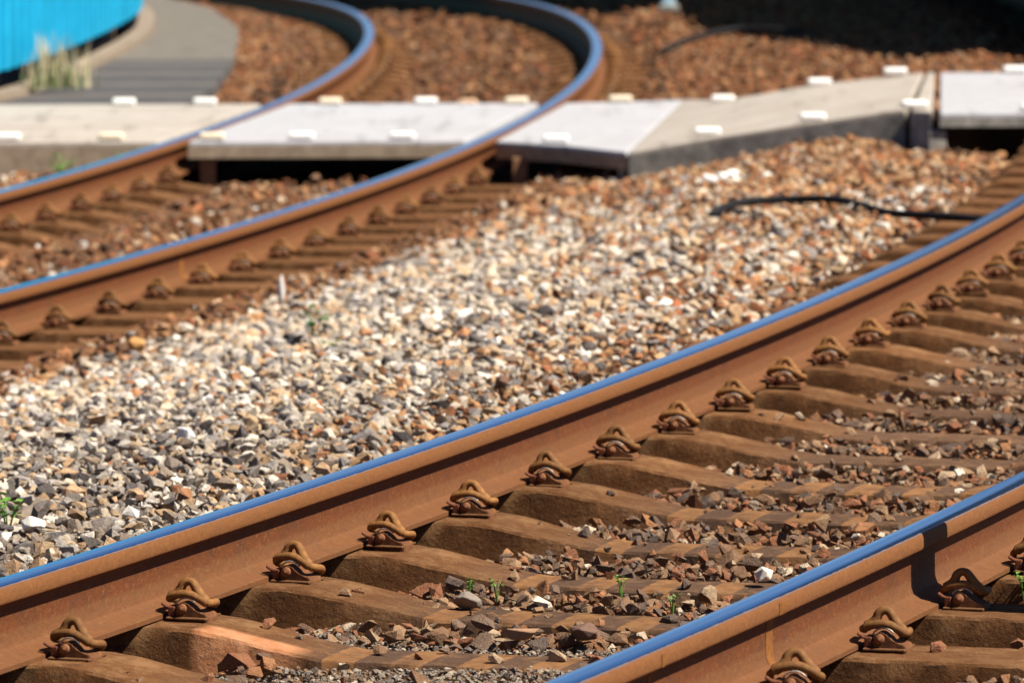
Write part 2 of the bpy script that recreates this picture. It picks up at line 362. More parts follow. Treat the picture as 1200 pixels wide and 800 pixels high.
def ground_z(x, y):
    d1, s1 = track_coords(T1, x, y); d2, s2 = track_coords(T2, x, y)
    u = -d1 - 1.25; v = d2 - 1.25
    t = np.clip(u / np.maximum(u + v, 0.3), 0, 1)
    zm = -0.175 + (-0.47 + 0.175) * sstep(t) + 0.05 * np.sin(np.pi * t) ** 2
    z = np.where(d1 > -1.25, bed(d1), np.where(d2 < 1.25, -0.30 + bed(d2) + 0.016 * (y < 31.5) + 0.075 * sstep((y - 34.2) / 0.6), zm))
    z = z - 0.075 * sstep((d1 + 2.05) / 0.3) * sstep((-0.5 - d1) / 0.3) * sstep((y - 27.6) / 1.6) * sstep((35.0 - y) / 1.5)
    z = z - 0.035 * sstep((d1 + 1.55) / 0.3) * sstep((-0.85 - d1) / 0.2) * sstep((y - 20.0) / 3.0)
    return z, d1, s1, d2, s2

# ------------------------------------------------------------------ ground sheet
def axis(lo, hi, step, far):
    a = list(np.arange(lo, hi + 1e-6, step)); g = step
    while a[-1] < far: g *= 1.35; a.append(a[-1] + g)
    g = step
    while a[0] > -far: g *= 1.35; a.insert(0, a[0] - g)
    return np.array(a)
gx = axis(-8, 8, 0.12, 500); gy = axis(6, 58, 0.16, 500)
GX, GY = np.meshgrid(gx, gy); fx, fy = GX.ravel(), GY.ravel()
fz, *_ = ground_z(np.clip(fx, -12, 14), np.clip(fy, 0, 62))
fz = fz - 0.046 + rng.normal(0, 0.003, len(fz))
nx, ny = len(gx), len(gy)
idx = np.arange(nx * ny).reshape(ny, nx)
fc = np.stack([idx[:-1, :-1], idx[:-1, 1:], idx[1:, 1:], idx[1:, :-1]], -1).reshape(-1, 4)
me = bpy.data.meshes.new('ground'); me.from_pydata(np.stack([fx, fy, fz], 1).tolist(), [], fc.tolist()); me.update()
tag(link_mesh('ground', me, M_ground, smooth=True), kind='structure')

# ------------------------------------------------------------------ path beside the far track, its kerb and the blue fence
fence_pts = [(-3.45, 33.2), (-3.1, 34.9), (-2.88, 36.2), (-2.70, 39.0), (-2.60, 42.1), (-2.62, 44.5), (-2.85, 47.5), (-3.5, 51.0), (-4.6, 54.0)]
fence_line = spline([(x, y, 0) for x, y in fence_pts], 12)
def strip(name, left, right, z, th, mat, kind='structure'):
    n = len(left); v = []; f = []
    for l, r in zip(left, right): v += [(l[0], l[1], z), (r[0], r[1], z), (r[0], r[1], z - th), (l[0], l[1], z - th)]
    for i in range(n - 1):
        a = 4 * i
        for k in range(4): f.append((a + k, a + (k + 1) % 4, a + 4 + (k + 1) % 4, a + 4 + k))
    f += [(0, 1, 2, 3), (4 * n - 4, 4 * n - 3, 4 * n - 2, 4 * n - 1)]
    return tag(mesh_obj(name, v, f, mat), kind=kind)
def path_right(y): return np.interp(y, [33, 34.7, 37, 40, 44.6, 48, 52, 56], [-1.75, -1.80, -1.72, -1.74, -1.90, -2.25, -3.1, -4.2])
pl = [p for p in fence_line if p.y > 34.95]
strip('path', [(p.x + 0.132, p.y) for p in pl], [(float(path_right(p.y)), p.y) for p in pl], -0.33, 0.4, M_path)
strip('kerb', [(p.x + 0.015, p.y) for p in pl], [(p.x + 0.13, p.y) for p in pl], -0.285, 0.4, M_kerb)

fence = empty('corrugated_fence', (fence_line[0].x, fence_line[0].y, -0.25))
tag(fence, 'bright turquoise blue corrugated fence curving beside the grey path behind the crossing', 'fence')
def fence_part(name, i0, i1, mat):
    pts = fence_line[i0:i1 + 1]; v = []; f = []; cum = 0; k = 0
    dense = []
    for a, b in zip(pts[:-1], pts[1:]):
        m = max(2, int((b - a).length / 0.035))
        dense += [a.lerp(b, t / m) for t in range(m)]
    dense.append(pts[-1])
    for j, p in enumerate(dense):
        q = dense[min(j + 1, len(dense) - 1)] - dense[max(j - 1, 0)]; nrm = Vector((q.y, -q.x, 0)).normalized()
        w = 0.05 * (1 if (j // 4) % 2 else -1)
        for off, z in ((w, -0.13), (w, 1.75), (w - 0.008, 1.75), (w - 0.008, -0.13)):
            pp = p + nrm * off - fence.location; v.append((pp.x, pp.y, z + 0.25 - 0.05))
    n = len(dense)
    for i in range(n - 1):
        a = 4 * i
        for k in range(4): f.append((a + k, a + (k + 1) % 4, a + 4 + (k + 1) % 4, a + 4 + k))
    return mesh_obj(name, v, f, mat, fence)
step = 12
for i in range(0, len(fence_line) - 1, step): fence_part('panel', i, min(i + step, len(fence_line) - 1), M_blue)
for i in range(0, len(fence_line), 6):
    p = fence_line[i] - fence.location; bm = bmesh.new(); add_box(bm, p.x - 0.06, p.y, 0.75, 0.07, 0.07, 2.1, 0.006); bm_obj('post', bm, M_black, fence)

# ------------------------------------------------------------------ rails
def rail_profile():
    half = [(0.0355, -0.0125), (0.0362, -0.030), (0.0345, -0.0365), (0.012, -0.0475), (0.0085, -0.056), (0.0078, -0.085), (0.0085, -0.118), (0.014, -0.133), (0.030, -0.1425), (0.066, -0.1495), (0.0700, -0.1515), (0.0700, -0.1613)]
    right = half; left = [(-x, z) for x, z in reversed(half)]
    return [(0.0334, -0.0058)] + right + left + [(-0.0334, -0.0058)]
def sweep(name, T, d, prof, s0, s1, mat, origin, parent=None, ds=0.12, closed=True, smooth=True):
    S = np.arange(s0, s1 + 1e-6, ds); n = len(prof); v = []; f = []
    lens = [0]
    for a, b in zip(prof[:-1], prof[1:]): lens.append(lens[-1] + math.hypot(b[0] - a[0], b[1] - a[1]))
    for s in S:
        for (px, pz) in prof:
            x, y, a = at(T, s, d + px); v.append((x - origin[0], y - origin[1], T[4] + pz - origin[2]))
    me = bpy.data.meshes.new(name)
    m = n if closed else n - 1; uv = []
    for i in range(len(S) - 1):
        for k in range(m):
            k2 = (k + 1) % n
            f.append((i * n + k, (i + 1) * n + k, (i + 1) * n + k2, i * n + k2))
            la, lb = (abs(prof[k][1]) / 0.1613, abs(prof[k2][1]) / 0.1613) if prof is not CROWN else (0.5 + prof[k][0] / 0.0664, 0.5 + prof[k2][0] / 0.0664)
            uv += [(S[i], la), (S[i + 1], la), (S[i + 1], lb), (S[i], lb)]
    if closed:
        f.append(tuple(range(n))); f.append(tuple(range((len(S) - 1) * n, len(S) * n))); uv += [(0, 0)] * (2 * n)
    me.from_pydata(v, [], f); me.update()
    ul = me.uv_layers.new(name='UVMap'); ul.data.foreach_set('uv', np.array(uv, dtype=np.float32).ravel())
    o = link_mesh(name, me, mat, parent, smooth)
    if smooth: me.set_sharp_from_angle(angle=math.radians(38))
    return o
CROWN = [(-0.0332, -0.0055), (-0.0310, -0.0034), (-0.026, -0.0016), (-0.013, -0.0004), (0, 0), (0.013, -0.0004), (0.026, -0.0016), (0.0310, -0.0034), (0.0332, -0.0055), (0.0330, -0.0090), (-0.0330, -0.0090)]
PROF = rail_profile()
M_weld = m_simple('weld_rust', (0.13, 0.045, 0.010), (0.20, 0.080, 0.018), 50, 0.8, 0, 0.2, 0.5, 0.003)
def make_rail(T, d, s0, s1, label, group):
    x, y, a = at(T, s0, d); org = (float(x), float(y), T[4] - H_RAIL)
    r = sweep('rail', T, d, PROF, s0, s1, M_rail, org); r.location = org
    tag(r, label, 'rail', group)
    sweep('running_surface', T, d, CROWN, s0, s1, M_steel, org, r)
    return r
def weld(r, T, d, s, w=0.02):
    prof = [(x * 1.012 + (0.0010 if x > 0 else -0.0010), z) for x, z in PROF if z < -0.012]
    sweep('weld_collar', T, d, prof, s - w, s + w, M_weld, tuple(r.location), r, ds=w / 2)
g1, g2 = 'rails of the near track', 'rails of the far track'
rA = make_rail(T1, -HALF, -6, 45, 'long rusty rail with bright blue-shining top crossing the middle of the photo', g1)
rB = make_rail(T1, HALF, -6, 45, 'rusty rail with shining top cutting across the bottom right corner', g1)
rC = make_rail(T2, -HALF, -30, 18, 'far rusty rail curving nearest the blue fence, the inner one of the U-bend', g2)
rD = make_rail(T2, HALF, -30, 18, 'far rusty rail of the U-bend beside the pale ballast between the tracks', g2)
weld(rB, T1, HALF, 0.19, 0.022); weld(rB, T1, HALF, -0.55, 0.010)
weld(rD, T2, HALF, -20.1, 0.03); weld(rD, T2, HALF, -17.25, 0.03)

# ------------------------------------------------------------------ sleepers
def sleeper_mesh(seed, mat):
    r = np.random.default_rng(seed)
    U = np.linspace(-1.25, 1.25, 100); bm = bmesh.new(); rings = []; wu = np.linspace(-1.25, 1.25, 34); wv = r.normal(0, 0.003, 34); wv2 = r.normal(0, 0.003, 34)
    cx = [-1, -0.985, -0.90, -0.3, 0.3, 0.90, 0.985, 1]; nv = []
    for u in U:
        a = abs(u); q = np.clip((a - 0.27) / 0.33, 0, 1); drop = 0.056 * (1 - (0.6 * q + 0.4 * sstep(q))); edge = 1 - 0.25 * sstep((a - 1.17) / 0.08)
        zt = -H_RAIL - 0.002 - float(drop) - 0.03 * float(sstep((a - 1.18) / 0.07))
        hw = (0.100 + 0.018 * float(sstep((a - 0.25) / 0.35))) * (1 if a < 1.2 else 0.97)
        wob = float(np.interp(u, wu, wv)); wob2 = float(np.interp(u, wu, wv2))
        row = [(-hw * 1.30, -0.42), (-hw * 1.03 + wob, zt - 0.040), (-hw * 1.0 + wob, zt - 0.0065), (-hw * 0.955 + wob, zt - 0.0005), (-hw * 0.3, zt + 0.001), (hw * 0.3, zt + 0.001), (hw * 0.955 + wob2, zt - 0.0005), (hw * 1.0 + wob2, zt - 0.0065), (hw * 1.03 + wob2, zt - 0.040), (hw * 1.30, -0.42)]
        rg = []
        for j, (v, z) in enumerate(row):
            k = 0.0011 if j in (2, 3, 6, 7) else 0.0006
            if j in (0, 9): k = 0
            rg.append(bm.verts.new((u, v + r.normal(0, k), z + r.normal(0, k * 0.7))))
        rings.append(rg)
    for a, b in zip(rings[:-1], rings[1:]):
        for j in range(9): bm.faces.new((a[j], b[j], b[j + 1], a[j + 1]))
    bm.faces.new(rings[0]); bm.faces.new(rings[-1])
    bmesh.ops.recalc_face_normals(bm, faces=bm.faces)
    me = bpy.data.meshes.new('sleeper'); bm.to_mesh(me); bm.free()
    me.polygons.foreach_set('use_smooth', [True] * len(me.polygons)); me.set_sharp_from_angle(angle=math.radians(30)); me.materials.append(mat)
    return me
plain = [sleeper_mesh(40 + i, M_sl) for i in range(5)]; stripe = [sleeper_mesh(60 + i, M_sls) for i in range(3)]
patched = sleeper_mesh(71, M_slp)
def place_sleeper(T, s, me, label, group):
    x, y, a = at(T, s); o = bpy.data.objects.new('sleeper', me); COL.objects.link(o)
    o.location = (x, y, T[4] + rng.normal(0, 0.003)); o.rotation_euler = (0, 0, -a + rng.normal(0, 0.006))
    return tag(o, label, 'sleeper', group)
for i in range(-3, 30):
    s = i * SP
    striped = -1 <= i <= 6
    # the sleeper with a worn orange patch says so
    if i < 0: lab = 'rust-brown concrete sleeper at the bottom edge, ' + ['nearest', 'second', 'third'][-i - 1] + ' below the first whole sleeper seat'
    elif striped: lab = 'near-track sleeper with orange and brown painted blocks, %s up from the bottom left' % ORD[i]
    elif i <= 17: lab = 'rust-brown concrete sleeper of the near track, %s up from the bottom left' % ORD[i]
    else: lab = 'blurred brown sleeper end left of the near track, %s going back towards the crossing' % ORD[i - 18]
    if i == 1: lab = 'near-track sleeper with a worn orange patch on its slope, second up from bottom left'
    place_sleeper(T1, s, patched if i == 1 else (stripe if striped else plain)[i % (3 if striped else 5)], lab, 'sleepers under the near track')
S2 = np.arange(-23.6, 11.5, SP); front = [s for s in S2 if s < -11.2]; under = [s for s in S2 if -11.2 <= s <= -7.2]; back = [s for s in S2 if s > -7.2]
for k, s in enumerate(reversed(front)): place_sleeper(T2, s, plain[k % 5], 'brown blurred sleeper of the far track, %s in front of the crossing' % ORD[k], 'sleepers under the far track')
for k, s in enumerate(back): place_sleeper(T2, s, plain[k % 5], 'dusty brown sleeper of the far track, %s behind the crossing' % ORD[k], 'sleepers under the far track')

# ------------------------------------------------------------------ rail fastenings
def make_clip():
    root = empty('rail_clip')
    # spring bar, cast shoulder, pin, collar, insulator and base plate
    bm = bmesh.new()
    r = 0.0100
    loop = spline([(0.050, 0.0, 0.019), (0.038, 0.0, 0.031), (0.027, 0.004, 0.043), (0.018, 0.006, 0.055), (0.010, 0.008, 0.0615), (-0.002, 0.008, 0.0620), (-0.012, 0.006, 0.055), (-0.0165, 0.004, 0.044), (-0.024, 0.001, 0.034), (-0.040, 0.0, 0.024)], 5)
    nl = len(loop); add_tube(bm, loop, [r * (1.0 + 0.30 * abs(2 * i / (nl - 1) - 1)) for i in range(nl)], 12)
    chord = spline([(-0.043, -0.005, 0.022), (-0.025, -0.007, 0.0305), (0.004, -0.008, 0.0355), (0.030, -0.007, 0.0300), (0.054, -0.004, 0.0170)], 5)
    n = len(chord); add_tube(bm, chord, [r * (1.0 + 0.12 * (i / n)) for i in range(n)], 12)
    add_tube(bm, spline([(0.052, -0.002, 0.017), (0.056, 0.018, 0.011), (0.054, 0.05, 0.004), (0.045, 0.060, -0.006)], 5), r * 0.95, 10)
    add_tube(bm, spline([(-0.042, -0.003, 0.022), (-0.052, 0.014, 0.012), (-0.055, 0.045, 0.002), (-0.056, 0.058, -0.005)], 5), r * 0.9, 10)
    bm_obj('spring', bm, M_clip, root, True)
    # cast shoulder: round boss with an arm running down to the base plate
    bm = bmesh.new(); poly = []
    for k in range(9):
        t = math.radians(200 - k * 20); poly.append((0.0185 * math.cos(t) + 0.0, 0.0185 * math.sin(t) - 0.003))
    poly += [(0.024, 0.004), (0.032, -0.006), (0.044, -0.011), (0.060, -0.013), (0.064, -0.022), (0.064, -0.040), (-0.018, -0.040), (-0.018, -0.012)]
    prism(bm, poly, -0.026, 0.040); bmesh.ops.bevel(bm, geom=list(bm.edges), offset=0.0022, segments=2, affect='EDGES')
    for e in list(bm.edges): pass
    bm_obj('shoulder', bm, M_shoulder, root)
    bm = bmesh.new(); add_tube(bm, [(0, -0.024, 0), (0, -0.0335, 0)], [0.0118, 0.0112], 18); bm_obj('pin', bm, M_pin, root)
    bm = bmesh.new(); arc = []
    for k in range(9):
        t = math.radians(150 - k * 14); arc.append((0.008 + 0.031 * math.cos(t), -0.020, -0.006 + 0.0315 * math.sin(t)))
    add_tube(bm, arc, 0.0024, 8); bm_obj('worn_collar', bm, M_bare, root, True)
    bm = bmesh.new()
    add_box(bm, -0.030, 0.002, -0.008, 0.020, 0.052, 0.026, 0.004)
    add_tube(bm, spline([(-0.026, -0.016, 0.000), (-0.042, -0.020, 0.003), (-0.055, -0.022, 0.011)], 4), 0.0045, 8)
    bm_obj('insulator', bm, M_insul, root)
    bm = bmesh.new(); add_box(bm, 0.012, 0.012, -0.0235, 0.104, 0.098, 0.006, 0.0025); bm_obj('base_plate', bm, M_plate, root)
    return root
proto = make_clip(); used = [False]
for _o in proto.children: _o.scale = (0.86, 0.95, 0.86)
def place_clip(T, s, d, label, group):
    o = proto if not used[0] else copy_tree(proto); used[0] = True
    x, y, a = at(T, s, d + 0.115)
    o.location = (float(x), float(y), T[4] - H_RAIL + 0.0235); o.rotation_euler = (0, 0, -float(a) + rng.normal(0, 0.06)); k_ = rng.normal(1, 0.025); o.scale = (k_, 1.0, rng.normal(1.0, 0.03))
    for ch in o.children:
        if ch.name.startswith('spring'): ch.rotation_euler = (rng.normal(0.05, 0.06), rng.normal(0, 0.05), rng.normal(0, 0.08))
    tag(o, label, 'rail clip', group)
for i in range(-1, 19):
    lab = 'rusty looped rail clip on the long middle rail, %s up from bottom left' % ORD[i] if i >= 0 else 'rusty looped rail clip cut by the photo\'s lower left corner'
    place_clip(T1, i * SP, -HALF, lab, 'clips along the middle rail')
for i in range(-1, 5):
    lab = 'rusty looped rail clip at the bottom right corner rail, %s from the bottom edge' % ORD[max(i, 0)] if i >= 0 else 'rusty looped rail clip just under the bottom edge by the corner rail'
    place_clip(T1, i * SP, HALF, lab, 'clips along the corner rail')
for k, s in enumerate(reversed([s for s in front if s > -19])): place_clip(T2, s, -HALF, 'blurred clip on the fence-side far rail, %s in front of the crossing' % ORD[k], 'clips along the far left rail')
for k, s in enumerate(reversed(front)): place_clip(T2, s, HALF, 'blurred clip on the far rail by pale ballast, %s before the crossing' % ORD[k], 'clips along the far right rail')
for k, s in enumerate([s for s in back if s < 4]):
    place_clip(T2, s, -HALF, 'tiny rusty clip on the inner rail of the U-bend, %s behind the crossing' % ORD[k], 'clips behind the crossing')
    place_clip(T2, s, HALF, 'tiny rusty clip on the outer rail of the U-bend, %s behind the crossing' % ORD[k], 'clips behind the crossing')

# ------------------------------------------------------------------ foot crossing
def slab(name, front_pts, back_pts, th, mat, label, side_mat=None, group='crossing slabs', skirt=0.0):
    """front_pts / back_pts: lists of (x,y,z) of equal length, left to right"""
    o = front_pts[0]; org = Vector((o[0], o[1], o[2] - th)); n = len(front_pts)
    root = empty(name, org); tag(root, label, 'crossing slab', group)
    v = []; f = []
    for a, b in zip(front_pts, back_pts):
        m = Vector(a).lerp(Vector(b), 0.5)
        v += [Vector(a) - org, Vector(b) - org, Vector(b) - org - Vector((0, 0, th)), Vector(a) - org - Vector((0, 0, th))]
    for i in range(n - 1):
        a = 4 * i
        for k in range(4): f.append((a + k, a + (k + 1) % 4, a + 4 + (k + 1) % 4, a + 4 + k))
    f += [(0, 1, 2, 3), (4 * n - 4, 4 * n - 3, 4 * n - 2, 4 * n - 1)]
    deck = mesh_obj('deck', v, f, mat, root)
    bv = deck.modifiers.new('bevel', 'BEVEL'); bv.width = 0.010; bv.segments = 2; bv.limit_method = 'ANGLE'
    # front fascia 6 mm proud of the deck's front edge
    v = []; f = []
    for a in front_pts:
        p = Vector(a) - org
        v += [p + Vector((0, -0.006, -0.022)), p + Vector((0, 0.05, -0.022)), p + Vector((0, 0.05, -th - skirt)), p + Vector((0, -0.006, -th - skirt))]
    for i in range(n - 1):
        a = 4 * i
        for k in range(4): f.append((a + k, a + (k + 1) % 4, a + 4 + (k + 1) % 4, a + 4 + k))
    f += [(0, 1, 2, 3), (4 * n - 4, 4 * n - 3, 4 * n - 2, 4 * n - 1)]
    mesh_obj('fascia', v, f, side_mat or M_edge, root)
    return root
def child_box(root, name, c, size, mat, rz=0.0, bevel=0.006):
    bm = bmesh.new(); add_box(bm, 0, 0, 0, *size, bevel); o = bm_obj(name, bm, mat, root)
    o.location = Vector(c) - root.location; o.rotation_euler = (0, 0, rz); return o

YF, YB = 31.5, 34.75
def rail_x(d, y):
    S = np.arange(-18, 0, 0.05); X, Y, A = at(T2, S, d); return float(np.interp(y, Y, X))
ys = 6
def edges(dl, dr, n=2):
    return None
def quad_strip(xf0, xf1, xb0, xb1, z=-0.303, yf=YF, yb=YB, n=5):
    fr = [(xf0 + (xf1 - xf0) * i / (n - 1), yf, z) for i in range(n)]; bk = [(xb0 + (xb1 - xb0) * i / (n - 1), yb, z) for i in range(n)]
    return fr, bk
g = 0.075
f_, b_ = quad_strip(-6.0, rail_x(-HALF, YF) - g, -6.0, rail_x(-HALF, YB) - g)
sl_left = slab('crossing_slab', f_, b_, 0.13, M_beige_panel, 'buff crossing slab left of the far track, in front of the grey path', skirt=0.06)
f_, b_ = quad_strip(rail_x(-HALF, YF) + g, rail_x(HALF, YF) - g, rail_x(-HALF, YB) + g, rail_x(HALF, YB) - g)
sl_mid = slab('crossing_slab', f_, b_, 0.085, M_white_panel, 'whitish crossing slab between the two rails of the far track')
xf0, xb0 = rail_x(HALF, YF) + g, rail_x(HALF, YB) + g
f_ = [(xf0, 31.45, -0.303), (0.25, 31.1, -0.303), (0.552, 30.55, -0.303)]; b_ = [(xb0, YB, -0.303), (0.75, 34.9, -0.303), (0.940, 35.05, -0.303)]
sl_right = slab('crossing_slab', f_, b_, 0.085, M_white_panel, 'whitish crossing slab right of the far track with a slanted right edge')
f_ = [(0.562, 30.535, -0.301), (0.945, 30.46, -0.230), (1.430, 30.33, -0.150), (1.865, 30.21, -0.080)]
b_ = [(0.950, 35.04, -0.301), (1.128, 33.91, -0.245), (1.605, 33.68, -0.150), (2.165, 33.52, -0.080)]
sl_ramp = slab('crossing_ramp', f_, b_, 0.13, M_beige_panel, 'long buff crossing ramp rising to the right over the ballast', M_grey, skirt=0.10)
sl_ramp['category'] = 'ramp'
f_ = [(1.880, 30.00, -0.078), (1.965, 29.80, -0.072)]; b_ = [(2.180, 33.50, -0.078), (2.215, 33.40, -0.072)]
sl_end = slab('crossing_slab', f_, b_, 0.20, M_beige_panel, 'narrow buff end slab between the ramp and the raised grey slab', M_grey)
S_ = np.arange(8, 30, 0.1)
def r1x(y): q = at(T1, S_, -HALF); return float(np.interp(y, q[1], q[0]))
f_ = [(1.995, 29.70, -0.070), (2.35, 29.69, -0.070), (r1x(29.68) - 0.08, 29.68, -0.070)]; b_ = [(2.24, 33.33, -0.070), (2.55, 33.32, -0.070), (r1x(33.31) - 0.08, 33.31, -0.070)]
sl_t1 = slab('crossing_slab', f_, b_, 0.065, M_white_panel, 'raised pale grey crossing slab at the right edge with a black gap beneath', M_grey)
for zc, xx in ((0, 1.985),): child_box(sl_t1, 'support_leg', (xx, 29.76, -0.235), (0.085, 0.10, 0.16), M_grey)
child_box(sl_mid, 'support_leg', (rail_x(-HALF, YF) + 0.17, 31.58, -0.47), (0.075, 0.09, 0.19), M_post)
child_box(sl_right, 'support_leg', (xf0 + 0.12, 31.33, -0.47), (0.075, 0.09, 0.19), M_post)
child_box(sl_right, 'support_leg', (0.53, 30.66, -0.43), (0.035, 0.09, 0.14), M_grey)
def markers(root, pts, mat=M_marker):
    for p in pts: child_box(root, 'edge_marker', p, (0.125, 0.075, 0.045), p[3] if len(p) > 3 else mat, random.uniform(-0.06, 0.06)) if False else child_box(root, 'edge_marker', p[:3], (0.125, 0.070, 0.034), mat, random.uniform(-0.06, 0.06), 0.012)
def X(px, y): return (px - 600.0) / F_PX * (y * math.cos(PITCH) + 0.18)
zt = -0.303 + 0.020
markers(sl_left, [(X(146, 34.65), 34.65, zt), (X(241, 34.65), 34.65, zt), (X(10, 31.56), 31.56, zt)])
markers(sl_left, [(X(131, 31.56), 31.56, zt)], M_marker_y)
markers(sl_mid, [(X(500, 34.65), 34.65, zt), (X(354, 31.56), 31.56, zt), (X(472, 31.56), 31.56, zt)])
markers(sl_mid, [(X(388, 34.65), 34.65, zt), (X(606, 34.65), 34.65, zt), (X(249, 31.57), 31.57, zt)], M_marker_y)
markers(sl_right, [(X(652, 31.28), 31.28, zt)]); markers(sl_right, [(X(728, 34.8), 34.8, zt)], M_marker_y)
markers(sl_ramp, [(X(848, 33.8), 33.8, -0.228), (X(961, 33.6), 33.6, -0.130), (X(1050, 33.45), 33.45, -0.068), (X(830, 30.68), 30.68, -0.212), (X(953, 30.42), 30.42, -0.128)])
markers(sl_end, [(X(1072, 30.08), 30.08, -0.050)])
markers(sl_t1, [(X(1190, 33.25), 33.25, -0.050), (X(1212, 29.75), 29.75, -0.050)])

# ------------------------------------------------------------------ ballast stones (nobody could count them)
def hull_variants(n):
    out = []
    r = random.Random(3)
    for k in range(n):
        bm = bmesh.new()
        m = r.choice((9, 10, 11, 12, 13, 14))
        for _ in range(m):
            v = Vector((r.gauss(0, 1), r.gauss(0, 1), r.gauss(0, 1))).normalized() * r.uniform(0.66, 1.0)
            bm.verts.new(v)
        bmesh.ops.convex_hull(bm, input=bm.verts)
        bmesh.ops.triangulate(bm, faces=bm.faces)
        vs = [v for v in bm.verts if v.link_faces]; ix = {v: i for i, v in enumerate(vs)}
        V = np.array([v.co[:] for v in vs]); Fc = np.array([[ix[v] for v in f.verts] for f in bm.faces])
        out.append((V, Fc)); bm.free()
    return out
VAR = hull_variants(48)
PAL_PALE = 1.05 * np.array([(0.50, 0.42, 0.315), (0.46, 0.425, 0.375), (0.62, 0.57, 0.49), (0.30, 0.28, 0.26), (0.38, 0.27, 0.165), (0.19, 0.18, 0.178), (0.45, 0.295, 0.175), (0.37, 0.325, 0.265), (0.72, 0.70, 0.66), (0.075, 0.072, 0.074), (0.34, 0.16, 0.075)])
W_PALE = np.array([16, 15, 9, 14, 12, 11, 7, 15, 2.2, 7, 4.5])
PAL_GREY = np.array([(0.25, 0.205, 0.16), (0.19, 0.155, 0.13), (0.30, 0.235, 0.17), (0.15, 0.135, 0.125), (0.27, 0.17, 0.095), (0.22, 0.19, 0.17), (0.085, 0.08, 0.078), (0.34, 0.29, 0.23)])
W_GREY = np.array([16, 15, 12, 12, 7, 10, 9, 7.0])
PAL_ORG = np.array([(0.40, 0.20, 0.085), (0.31, 0.135, 0.055), (0.48, 0.30, 0.155), (0.21, 0.080, 0.034), (0.38, 0.25, 0.145), (0.24, 0.16, 0.11), (0.54, 0.42, 0.29), (0.12, 0.065, 0.042), (0.38, 0.125, 0.052)])
W_ORG = np.array([17, 16, 11, 13, 11, 8, 4, 8, 5.0])
PAL_RUST = np.array([(0.16, 0.065, 0.026), (0.21, 0.09, 0.036), (0.13, 0.058, 0.028), (0.26, 0.13, 0.058), (0.19, 0.11, 0.065), (0.09, 0.048, 0.030), (0.22, 0.075, 0.032)])
W_RUST = np.array([20, 18, 16, 10, 10, 12, 7.0])
PAL_IN = np.array([(0.26, 0.16, 0.09), (0.18, 0.10, 0.055), (0.36, 0.26, 0.17), (0.22, 0.085, 0.040), (0.13, 0.085, 0.06), (0.44, 0.36, 0.27), (0.28, 0.125, 0.055), (0.08, 0.06, 0.052), (0.62, 0.56, 0.47)])
W_IN = np.array([15, 20, 7, 16, 17, 3, 10, 11, 1.2])
def pick(pal, w, n): return pal[rng.choice(len(pal), n, p=w / w.sum())]

def candidates(y0, y1, sp, xl, xr, jit=0.5):
    yy = np.arange(y0, y1, sp); P = []
    for y in yy:
        a, b = xl(y), xr(y); xx = np.arange(a, b, sp)
        P.append(np.stack([xx, np.full(len(xx), y)], 1))
    P = np.concatenate(P); P += rng.uniform(-jit, jit, P.shape) * sp; return P[:, 0], P[:, 1]

def build_stones(name, x, y, z, size, colr, label, flat=0.62):
    n = len(x); var = rng.integers(0, len(VAR), n)
    sx = size * rng.uniform(1.0, 1.7, n); sy = size * rng.uniform(0.75, 1.2, n); sz = size * rng.uniform(0.58, 1.08, n)
    yaw = rng.uniform(0, 2 * np.pi, n); tx = rng.normal(0, 0.36, n); ty = rng.normal(0, 0.36, n)
    Vs, Fs, Cs = [], [], []; base = 0
    for k, (V, Fc) in enumerate(VAR):
        i = np.where(var == k)[0]; m = len(i)
        if m == 0: continue
        P = V[None] * np.stack([sx[i], sy[i], sz[i]], 1)[:, None]
        c, s_ = np.cos(tx[i])[:, None], np.sin(tx[i])[:, None]
        yv, zv = P[:, :, 1] * c - P[:, :, 2] * s_, P[:, :, 1] * s_ + P[:, :, 2] * c
        c, s_ = np.cos(ty[i])[:, None], np.sin(ty[i])[:, None]
        xv, zv = P[:, :, 0] * c + zv * s_, -P[:, :, 0] * s_ + zv * c
        c, s_ = np.cos(yaw[i])[:, None], np.sin(yaw[i])[:, None]
        X_, Y_ = xv * c - yv * s_, xv * s_ + yv * c
        W = np.stack([X_ + x[i][:, None], Y_ + y[i][:, None], zv + z[i][:, None]], -1)
        nv = V.shape[0]
        Vs.append(W.reshape(-1, 3)); Fs.append((Fc[None] + (np.arange(m) * nv)[:, None, None]).reshape(-1, 3) + base)
        Cs.append(np.repeat(colr[i], nv, axis=0)); base += m * nv
    V = np.concatenate(Vs).astype(np.float32); Fc = np.concatenate(Fs).astype(np.int32); Cc = np.concatenate(Cs)
    me = bpy.data.meshes.new(name)
    me.vertices.add(len(V)); me.vertices.foreach_set('co', V.ravel())
    me.loops.add(Fc.size); me.loops.foreach_set('vertex_index', Fc.ravel())
    me.polygons.add(len(Fc)); me.polygons.foreach_set('loop_start', np.arange(0, Fc.size, 3, dtype=np.int32)); me.polygons.foreach_set('loop_total', np.full(len(Fc), 3, dtype=np.int32))
    me.polygons.foreach_set('use_smooth', np.zeros(len(Fc), dtype=bool)); me.update(calc_edges=True); me.validate()
    at_ = me.color_attributes.new('stone_colour', 'FLOAT_COLOR', 'POINT')
    at_.data.foreach_set('color', np.concatenate([Cc, np.ones((len(Cc), 1))], 1).astype(np.float32).ravel())
    o = link_mesh(name, me, M_stone); tag(o, label, 'gravel', kind='stuff'); return o

